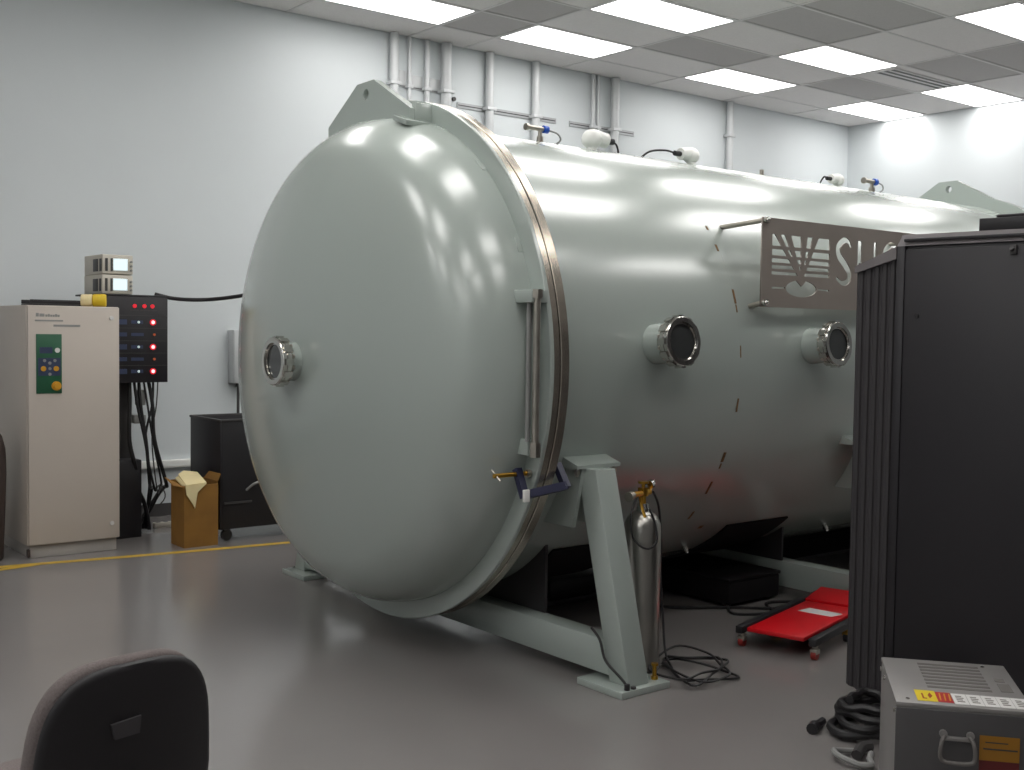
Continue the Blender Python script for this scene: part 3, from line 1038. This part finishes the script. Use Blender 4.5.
obj('door_cap', MB().prism([(-.006, .0, 1.825), (-.006, .178, 1.772), (-.006, .178, 1.80), (-.006, .0, 1.872)], (.62, 0, 0)), TRIMG, dr, 'grey slanted cap of the ribbed door')
for sx in (.08, .54):
    for sy in (-.92, -.08):
        obj('foot', MB().cyl((sx, sy, 0), (sx, sy, .05), .03, n=12), BLACK, t)
u = dup
t2 = thing('rack_top_unit', 'flat black unit lying on top of the black rack', 'instrument', (4.014 + .01, 2.61, RH), -az)
obj('case', MB().box((.02, -.95, 0), (.40, -.31, .048), .004), BLACK, t2)
obj('lid', MB().box((.03, -.94, .048), (.39, -.37, .06), .004), BLACKP, t2)

# black cable heap at the foot of the rack
pts = []
for k in range(46):
    a = k * .62
    r = .145 - .0016 * k + .018 * math.sin(k * 1.7)
    pts.append((3.755 + r * math.cos(a) * 1.05, 2.50 + r * math.sin(a),   .016 + .0027 * k + .004 * math.sin(k * 2.3)))
single('cable_coil', MB().tube(pts, .016, 8, 4), BLACKC, 'thick black cable coiled in a heap on the floor at the rack foot', 'cable', (3.755, 2.50, 0))
single('cable_tail', MB().tube([(3.68, 2.66, .018), (3.64, 2.65, .018), (3.60, 2.64, .02), (3.585, 2.628, .02)], .016, 8).cyl((3.60, 2.638, .022), (3.56, 2.62, .022), .022, n=12), BLACK,
       'black plug end sticking out left of the coiled thick cable', 'plug', (3.62, 2.64, 0))
t = thing('hose_loop', 'pale grey flexible hose loop on the floor beside the silver box', 'hose', (3.47, 2.36, 0))
obj('hose', MB().tube([(.06, .03, .013), (.0, .06, .02), (-.05, .06, .03), (-.08, .01, .03), (-.06, -.05, .016), (-.02, -.075, .013), (.02, -.04, .014), (.06, -.02, .02)], .011, 8), MGREY, t)
obj('dark_sleeve', MB().tube([(.0, .0, .02), (.06, .02, .03), (.10, .01, .03)], .02, 8), DGREY, t)

# ------------------------------------------------------------------ silver power supply box in the foreground
ang = math.atan2(-.288, .23)
t = thing('power_supply', 'silver metal box with slotted top and warning labels in the lower right corner', 'box', (3.148, 1.815, 0), ang)
hw, hd_, bh = .185, .231, .48
obj('body', MB().box((-hw + .002, -hd_ + .002, .012), (hw - .002, hd_ - .002, bh - .012), .003), SILVER, t)
tc_ = obj('top_cover', MB().box((-hw, -hd_, bh - .014), (hw, hd_, bh), .003), SILVER, t)
obj('front_panel', MB().box((-hw, -hd_ - .004, .012), (hw, -hd_ + .001, bh - .016), .002), SILVERF, t, 'dark grey front panel')
for r_ in range(8):
    y = -.07 + .0345 * r_
    obj('vent_slot', MB().box((-hw + .105, y, bh + .0002), (-hw + .285, y + .017, bh + .0012)), SLOT, tc_)
obj('vent_slot', MB().box((-hw + .312, -.06, bh + .0002), (-hw + .346, .02, bh + .0012)), SLOT, tc_)
obj('vent_slot', MB().box((-hw + .312, .04, bh + .0002), (-hw + .34, .075, bh + .0012)), SLOT, tc_)
yl = obj('yellow_label', MB().box((-hw + .062, -.205, bh), (-hw + .118, -.105, bh + .001)), LABY, t, 'yellow part of the warning strip')
obj('symbol', MB().box((-hw + .078, -.185, bh + .001), (-hw + .083, -.135, bh + .0014)).box((-hw + .083, -.185, bh + .001), (-hw + .09, -.177, bh + .0014))
    .prism([(-hw + .098, -.18, bh + .001), (-hw + .108, -.155, bh + .001), (-hw + .103, -.125, bh + .001), (-hw + .095, -.15, bh + .001)], (0, 0, .0004)), INKR, yl)
rl_ = obj('red_label', MB().box((-hw + .118, -.205, bh), (-hw + .16, -.112, bh + .001)), LABR, t, 'red part of the warning strip')
mk = MB()
for k in range(3):
    x = -hw + .124 + .013 * k
    mk.prism([(x, -.19, bh + .001), (x + .004, -.19, bh + .001), (x + .008, -.125, bh + .001), (x + .004, -.125, bh + .001)], (0, 0, .0004))
obj('print', mk, ORANGE, rl_)
for k in range(5):
    x = -hw + .162 + .0405 * k
    wl = obj('white_label', MB().box((x, -.212, bh), (x + .039, -.115, bh + .001)), LABW, t)
    mk = MB()
    for q in range(4):
        mk.box((x + .009, -.192 + .016 * q, bh + .001), (x + .03 - .004 * (q % 2), -.183 + .016 * q, bh + .0014))
    obj('print', mk, INK, wl)
obj('handle', MB().tube([(-hw + .135, -hd_ - .004, .40), (-hw + .122, -hd_ - .03, .385), (-hw + .118, -hd_ - .034, .345), (-hw + .135, -hd_ - .034, .33), (-hw + .195, -hd_ - .034, .33), (-hw + .21, -hd_ - .034, .345), (-hw + .206, -hd_ - .03, .385), (-hw + .194, -hd_ - .004, .40)], .006, 8, 4), SLOT, t, 'grey fold down handle')
obj('handle_bracket', MB().box((-hw + .125, -hd_ - .016, .384), (-hw + .205, -hd_ - .003, .396), .003).cyl((-hw + .128, -hd_ - .003, .402), (-hw + .128, -hd_ - .016, .402), .011, n=10).cyl((-hw + .2, -hd_ - .003, .402), (-hw + .2, -hd_ - .016, .402), .011, n=10), SILVER, t)
ol = obj('ochre_label', MB().box((-hw + .225, -hd_ - .0055, .335), (-hw + .33, -hd_ - .0042, .405)), LABO, t, 'ochre warning label')
obj('print', MB().box((-hw + .235, -hd_ - .0062, .366), (-hw + .325, -hd_ - .0056, .370)).box((-hw + .24, -hd_ - .0062, .385), (-hw + .30, -hd_ - .0056, .388)), DGREY, ol)
obj('maroon_label', MB().box((-hw + .225, -hd_ - .0055, .300), (-hw + .33, -hd_ - .0042, .3345)), LABM, t, 'maroon lower part of the warning label')
for x, y in ((-hw - .0, .20), (-hw, .10), (-hw, -.215)):
    obj('screw', MB().cyl((x + .001, y, bh - .03), (x - .005, y, bh - .03), .007, n=10), CHROME, t)
for x, y in ((.115, .19), (-.15, -.2)):
    obj('screw', MB().cyl((x, y, bh), (x, y, bh + .003), .006, n=10), CHROME, t)
for sx in (-1, 1):
    for sy in (-1, 1):
        obj('foot', MB().cyl((sx * .15, sy * .19, 0), (sx * .15, sy * .19, .012), .015, n=10), BLACK, t)

# ------------------------------------------------------------------ office chair
cz = math.radians(8)
cb = Vector((.81, 2.31))
t = thing('office_chair', 'black office chair seen from behind at the lower left', 'chair', (.832 - math.sin(cz) * .27, 2.295 + math.cos(cz) * .27, 0), cz)


def shell_pad(w, h, zc, y0, y1, curve, top=1.0, n=28):
    """rounded shield-shaped slab curved about the vertical; front (y1) towards the sitter"""
    mb = MB()
    rows = []
    vs = {}
    bm = mb.bm
    N, M = 24, 20

    def pt(u, v, y):
        return None
    outl = []
    for k in range(48):
        a = 2 * PI * k / 48
        ca, sa = math.cos(a), math.sin(a)
        e = 2 / 3.2
        x = w / 2 * math.copysign(abs(ca) ** e, ca)
        z = h / 2 * math.copysign(abs(sa) ** e, sa)
        x *= 1.0 - .16 * max(-.1, z / h + .05) - .05 * max(0, z / h) * (1 if x < 0 else -.6)
        outl.append((x, z))
    layers = []
    for yy_, sc in ((y0, .0), (y0, .5), (y0, .93), (y0 + (y1 - y0) * .12, .985), ((y0 + y1) / 2, 1.0), (y1 - (y1 - y0) * .15, .975), (y1, .88), (y1 + .008, .5), (y1 + .01, .0)):
        if sc == 0:
            layers.append([bm.verts.new((0, yy_, zc))])
            continue
        layers.append([bm.verts.new((x * sc, yy_ + curve * (x * sc / (w / 2)) ** 2 - .03 * (z * sc / h), zc + z * sc)) for x, z in outl])
    for A, B in zip(layers[:-1], layers[1:]):
        for k in range(48):
            k2 = (k + 1) % 48
            if len(A) == 1:
                bm.faces.new((A[0], B[k2], B[k]))
            elif len(B) == 1:
                bm.faces.new((A[k], A[k2], B[0]))
            else:
                bm.faces.new((A[k], A[k2], B[k2], B[k]))
    return mb


bs = obj('back_shell', shell_pad(.395, .42, .622, -.29, -.262, .035), SHELL, t, 'black plastic back shell', 60)
obj('back_cushion', shell_pad(.40, .425, .625, -.262, -.21, .035), FABRIC, t, 'grey fabric edge of the back cushion', 60)
obj('sticker', MB().prism([(-.058, -.3015, .714), (.006, -.3025, .720), (.003, -.3005, .684), (-.05, -.3, .682)], (0, .012, .001)), STICK, bs, 'grey patch on the back of the chair')
obj('back_bar', MB().tube([(0, -.05, .41), (0, -.18, .40), (0, -.285, .44), (0, -.302, .52), (0, -.298, .58)], .02, 10), BLACK, t)
obj('seat', MB().box((-.23, -.20, .42), (.23, .24, .50), .035, seg=4), FABRIC, t)
obj('seat_pan', MB().box((-.2, -.18, .395), (.2, .2, .422), .01), SHELL, t)
obj('gas_lift', MB().cyl((0, 0, .1), (0, 0, .395), .025, n=16), BLACK, t)
for k in range(5):
    a = 2 * PI * k / 5 + .5
    lg_ = obj('leg', MB().hexa([(.03 * math.cos(a + 1.57), .03 * math.sin(a + 1.57), .07), (.03 * math.cos(a - 1.57), .03 * math.sin(a - 1.57), .07),
                                (.28 * math.cos(a) + .015 * math.cos(a - 1.57), .28 * math.sin(a) + .015 * math.sin(a - 1.57), .06), (.28 * math.cos(a) + .015 * math.cos(a + 1.57), .28 * math.sin(a) + .015 * math.sin(a + 1.57), .06)],
                               [(.03 * math.cos(a + 1.57), .03 * math.sin(a + 1.57), .12), (.03 * math.cos(a - 1.57), .03 * math.sin(a - 1.57), .12),
                                (.28 * math.cos(a) + .015 * math.cos(a - 1.57), .28 * math.sin(a) + .015 * math.sin(a - 1.57), .08), (.28 * math.cos(a) + .015 * math.cos(a + 1.57), .28 * math.sin(a) + .015 * math.sin(a + 1.57), .08)]), BLACK, t)
    c = Vector((.265 * math.cos(a), .265 * math.sin(a), .028))
    w_ = Vector((math.sin(a), -math.cos(a), 0)) * .02
    obj('caster', MB().cyl(c - w_, c + w_, .028, n=16), BLACK, lg_)

# ------------------------------------------------------------------ cream cabinet at the left
t = thing('metal_cabinet', 'tall cream metal cabinet with a small green control panel at the left', 'cabinet', (2.105, 7.65, 0))
CW, CD, CH = .595, .78, 1.645
obj('body', MB().box((0, .022, .085), (CW, CD, CH), .005), CREAM, t)
dr = obj('door', MB().box((.006, 0, .09), (CW - .002, .022, CH - .004), .005), CREAM, t)
obj('plinth', MB().box((.02, .035, 0), (CW - .012, CD - .02, .085), .003), CREAMD, t)
obj('plinth_vent', MB().box((.004, .022, .01), (.02, .06, .06), .002), BROWN, t)
for z in (CH - .075, .19):
    obj('door_screw', MB().cyl((CW - .055, 0, z), (CW - .055, -.008, z), .014, n=12), LABW, dr)
cpn = obj('control_panel', MB().box((.055, -.006, 1.075), (.215, .001, 1.46), .002), GREEN, t, 'green control panel')
obj('display', MB().box((.075, -.008, 1.335), (.155, -.006, 1.375)), DISP, cpn)
obj('lamp', MB().cyl((.186, -.005, 1.355), (.186, -.012, 1.355), .016, n=14), LABW, cpn)
obj('keypad', MB().box((.066, -.0075, 1.19), (.206, -.006, 1.305)), DISP, cpn)
for x in (.098, .178):
    obj('button', MB().cyl((x, -.006, 1.236), (x, -.013, 1.236), .017, n=14), ORANGE, cpn)
for x, z in ((.138, 1.272), (.138, 1.20), (.138, 1.236), (.105, 1.288), (.17, 1.288)):
    obj('button', MB().cyl((x, -.006, z), (x, -.012, z), .010, n=12), MGREY, cpn)
obj('emergency_switch', MB().cyl((.178, -.006, 1.123), (.178, -.02, 1.123), .03, n=18).cyl((.178, -.02, 1.123), (.178, -.034, 1.123), .02, n=18), ORANGE, cpn)
bdg = MB()
for k, (x, w_, h_) in enumerate(((.055, .018, .026), (.078, .03, .022), (.115, .012, .016), (.13, .012, .020), (.145, .012, .015), (.16, .012, .015), (.175, .012, .02), (.19, .014, .015))):
    bdg.box((x, -.0015, 1.572), (x + w_, .0, 1.572 + h_ * .9))
bdg.box((.05, -.0015, 1.542), (.225, 0, 1.552)).box((.165, -.0015, 1.508), (.335, 0, 1.522))
obj('badge', bdg, MGREY, dr, 'faint grey lettering and lines')

single('yellow_cup', MB().lathe([(0, 0), (0, .035), (.005, .042), (.075, .044), (.085, .04), (.09, .0)], (2.582, 7.83, 1.645 + .044), (.9, -.43, .0), 24), YELLOW,
       'small yellow capped roll lying on top of the cream cabinet', 'roll', (2.62, 7.81, 1.645))
single('paper_roll', MB().lathe([(-.075, 0), (-.075, .036), (-.07, .04), (-.003, .042), (-.003, 0)], (2.582, 7.83, 1.645 + .044), (.9, -.43, .0), 24), PAPER,
       'pale cream roll end beside the yellow roll on the cream cabinet', 'roll', (2.55, 7.85, 1.645))
t = thing('black_tray', 'flat black tray behind the yellow roll on top of the cream cabinet', 'tray', (2.45, 8.12, 1.645))
obj('tray', MB().box((-.22, -.1, 0), (.17, .12, .02), .005), BLACK, t)
obj('rim', MB().box((-.22, -.1, .02), (.17, -.085, .045), .003).box((-.22, .105, .02), (.17, .12, .045), .003), BLACK, t)
single('waste_bin', MB().lathe([(0, 0), (0, .12), (.01, .13), (.55, .15), (.62, .15), (.72, .145), (.80, .125), (.86, .085), (.885, .04), (.89, 0)], (1.86, 7.80, 0), (0, 0, 1), 32), BROWN,
       'dark brown dome topped bin at the left edge beside the cream cabinet', 'bin', (1.86, 7.80, 0))

# ------------------------------------------------------------------ instrument stack beside the cabinet
t = thing('instrument_rack', 'black instrument rack with red lamps on a stand behind the cream cabinet', 'rack', (2.95, 8.0, 0))
# local origin: front plane of the panel at y = 0; x from -.23 to .225
obj('housing', MB().box((-.225, .012, 1.125), (.218, .50, 1.72), .005), BLACK, t)
fp = obj('front_panel', MB().box((-.23, 0, 1.118), (.222, .012, 1.728), .003), BLACKP, t)


def led(x, z, r, rim, core=None):
    o = obj('lamp', MB().cyl((x, 0, z), (x, -.008, z), r, n=14), rim, fp)
    if core:
        pass
    return o


# the panel's own coordinates: x = (px - 145) * .0073, z from the photograph
for x in (-.02, .05, .108):
    led(x, 1.662, .013, LEDR, None)
    obj('unit_slot', MB().box((x - .03, -.002, 1.63), (x + .03, 0, 1.636)), DGREY, fp)
for z in (1.548, 1.372, 1.198):
    l1 = obj('lamp', MB().lathe([(0, .021), (-.008, .021), (-.008, .012), (0, .012)], (.112, 0, z), (0, 1, 0), 18), LEDR, fp)
    led(.112, z, .0115, LEDW)
    obj('display', MB().box((-.045, -.003, z - .012), (.04, 0, z + .012)), DISP, fp)
    obj('lamp', MB().cyl((.008, -.003, z), (.008, -.006, z), .008, n=10), LEDG, fp)
    obj('display', MB().box((-.19, -.003, z - .018), (-.075, 0, z + .018)), DISP, fp)
for z in (1.46, 1.285):
    led(.122, z, .009, LEDO)
    obj('display', MB().box((-.045, -.003, z - .011), (.045, 0, z + .011)), DISP, fp)
    obj('display', MB().box((-.19, -.003, z - .014), (-.075, 0, z + .014)), DISP, fp)
for z in (1.595, 1.505, 1.415, 1.328, 1.24):
    obj('panel_seam', MB().box((-.225, -.0015, z - .002), (.217, 0, z + .002)), DGREY, fp)
obj('post', MB().box((-.05, .2, .05), (.03, .28, 1.125), .006), DGREY, t)
obj('junction', MB().box((.03, .08, .95), (.09, .14, 1.06), .005).box((.0, .06, .82), (.085, .14, .88), .005), MGREY, t)
obj('base', MB().box((-.22, .05, 0), (.05, .5, .56), .008), BLACK, t, 'black box at the bottom of the stand')


def scope(z, lab, yo):
    t = thing('oscilloscope', lab, 'oscilloscope', (2.82, 8.03 + yo, z), group='stacked oscilloscopes')
    obj('case', MB().box((-.102, .02, 0), (.104, .40, .138), .006), BEIGE, t)
    fp_ = obj('bezel', MB().box((-.107, 0, .002), (.109, .022, .136), .006), BEIGE, t)
    obj('screen', MB().box((-.03, -.003, .028), (.068, .0005, .108)), SCREEN, fp_)
    obj('side_grip', MB().box((-.107, .10, .02), (-.101, .20, .108), .002).box((-.107, .03, .02), (-.101, .07, .108), .002), DGREY, t)
    obj('button_column', MB().box((-.088, -.003, .02), (-.07, 0, .11)).box((-.05, -.003, .02), (-.035, 0, .11)), DGREY, fp_)
    for k in range(3):
        obj('knob', MB().cyl((.094, 0, .03 + .03 * k), (.094, -.012, .03 + .03 * k), .008, n=12), MGREY, fp_)
    return t


scope(1.742, 'beige oscilloscope with a bright screen on the black rack, lower of two', 0)
scope(1.8815, 'beige oscilloscope with a bright screen, upper of two stacked', -.005)
single('instrument_mat', MB().box((2.66, 8.0, 1.7285), (3.16, 8.45, 1.7415), .004), BLACK, 'black mat under the oscilloscopes on the black rack', 'mat', (2.9, 8.2, 1.7285))

# cables
single('power_cable', MB().tube([(3.10, 8.06, 1.752), (3.20, 8.0, 1.725), (3.30, 7.9, 1.715), (3.42, 7.8, 1.72), (3.55, 7.62, 1.745), (3.68, 7.45, 1.79), (3.85, 7.1, 1.84), (4.0, 6.5, 1.85), (4.1, 5.925, 1.83)], .014, 8),
       BLACKC, 'black cable drooping from the black rack to the chamber', 'cable', (3.4, 7.8, 1.7))
rnd = random.Random(3)
hung = []
for k in range(7):
    x = 2.92 + .035 * k
    z0 = 1.125
    dx = rnd.uniform(-.05, .12)
    pts = [(x, 8.08, z0), (x + dx * .4, 8.06, .95), (x + dx + .03 * math.sin(k), 8.05, .7), (x + dx * 1.3 + .05, 8.06, .5 - .03 * k), (x + .10 + dx, 8.16, .34), (x + .16, 8.2 + .03 * k, .2 + .05 * (k % 3)), (x + .20 - .05 * k, 8.22 + .02 * k, .02)]
    r_ = (.016, .011, .013, .008, .014, .009, .005)[k]
    hung.append((pts, r_))
clabs = ['thick black cable hanging below the instrument rack, nearest the cabinet', 'black cable hanging below the instrument rack, second from the cabinet',
         'black cable hanging below the instrument rack, third from the cabinet', 'thin black cable in the middle of the bundle below the instrument rack',
         'thick black cable right of the middle of the bundle below the rack', 'black cable second from the right in the bundle below the rack', 'thin wire hanging rightmost below the instrument rack, clear of the bundle']
for (pts, r_), lb in zip(hung, clabs):
    single('hanging_cable', MB().tube(pts, r_, 6), BLACKC if r_ > .006 else DGREY, lb, 'cable', pts[-1], 'cables below the instrument rack')
t = thing('power_strip', 'pale power strip on the floor behind the cardboard box', 'power strip', (3.36, 8.35, 0))
obj('strip', MB().box((-.16, -.025, 0), (.12, .025, .04), .005), BEIGE, t)
for k in range(4):
    obj('socket', MB().box((-.14 + .06 * k, -.014, .04), (-.11 + .06 * k, .014, .0415)), DGREY, t)

# ------------------------------------------------------------------ cardboard box with packing paper
t = thing('cardboard_box', 'open brown cardboard box on the floor between cabinet and black bin', 'box', (3.075, 7.46, 0))
bw, bd_, bh_ = .245, .235, .45
wl = .006
obj('panel', MB().box((0, 0, 0), (bw, wl, bh_ - .02)), CARD, t)
obj('panel', MB().box((0, bd_ - wl, 0), (bw, bd_, bh_)), CARD, t)
obj('panel', MB().box((0, wl, 0), (wl, bd_ - wl, bh_ - .03)), CARD, t)
obj('panel', MB().box((bw - wl, wl, 0), (bw, bd_ - wl, bh_)), CARD, t)
obj('bottom', MB().box((wl, wl, 0), (bw - wl, bd_ - wl, .01)), CARD, t)
obj('flap', MB().prism([(0, 0, bh_ - .03), (0, bd_, bh_ - .01), (-.055, bd_ - .02, bh_ + .02), (-.06, .05, bh_ - .02)], (.004, 0, .003)), CARD, t)
obj('flap', MB().prism([(bw, 0, bh_), (bw, bd_, bh_), (bw + .03, bd_ - .02, bh_ + .045), (bw + .03, .02, bh_ + .045)], (-.004, 0, 0)), CARD, t)
single('packing_paper', MB().prism([(3.08, 7.452, .425), (3.085, 7.45, .37), (3.13, 7.448, .30), (3.145, 7.45, .27), (3.165, 7.45, .38), (3.23, 7.452, .435)], (0, -.006, .004))
       .prism([(3.085, 7.45, .425), (3.23, 7.45, .435), (3.235, 7.62, .49), (3.15, 7.66, .50), (3.088, 7.6, .485)], (0, 0, .012)).prism([(3.07, 7.50, .43), (3.085, 7.45, .425), (3.088, 7.6, .475), (3.075, 7.62, .46)], (0, 0, .01)), PAPER,
       'crumpled cream packing paper spilling over the edge of the cardboard box', 'paper', (3.15, 7.55, .43))

# ------------------------------------------------------------------ black bin on casters behind the box
t = thing('black_cart', 'open topped black bin on casters against the back wall behind the chamber door', 'cart', (3.36, 7.52, 0))
cw, cd, c0, c1 = .85, .52, .09, .86
obj('side', MB().box((0, 0, c0), (.015, cd, c1), .003), BLACKP, t)
obj('side', MB().box((cw - .015, 0, c0), (cw, cd, c1), .003), BLACKP, t)
obj('side', MB().box((.015, 0, c0), (cw - .015, .015, c1), .003), BLACK, t)
obj('side', MB().box((.015, cd - .015, c0), (cw - .015, cd, c1), .003), BLACK, t)
obj('bottom', MB().box((.015, .015, c0), (cw - .015, cd - .015, c0 + .015)), BLACK, t)
obj('rim', MB().box((-.006, -.006, c1 - .005), (.016, cd + .006, c1 + .012), .003).box((.016, -.006, c1 - .005), (cw + .006, .014, c1 + .012), .003).box((.016, cd - .014, c1 - .005), (cw + .006, cd + .006, c1 + .012), .003), DGREY, t, 'dark grey rim')
obj('shelf_rail', MB().box((.03, -.012, .27), (.24, -.002, .285)), DGREY, t)
obj('handle', MB().tube([(.20, -.004, .36), (.23, -.04, .40), (.28, -.045, .42), (.34, -.004, .42)], .009, 8), MGREY, t)
for x in (.08, cw - .08):
    for y in (.07, cd - .07):
        c_ = obj('caster', MB().box((x - .025, y - .02, .06), (x + .025, y + .02, c0), .003), DGREY, t)
        obj('wheel', MB().cyl((x, y - .015, .04), (x, y + .015, .04), .0395, n=16), DGREY, c_)

# ------------------------------------------------------------------ tidy
for o in list(bpy.data.objects):
    if o.name not in C.objects:
        bpy.data.objects.remove(o)
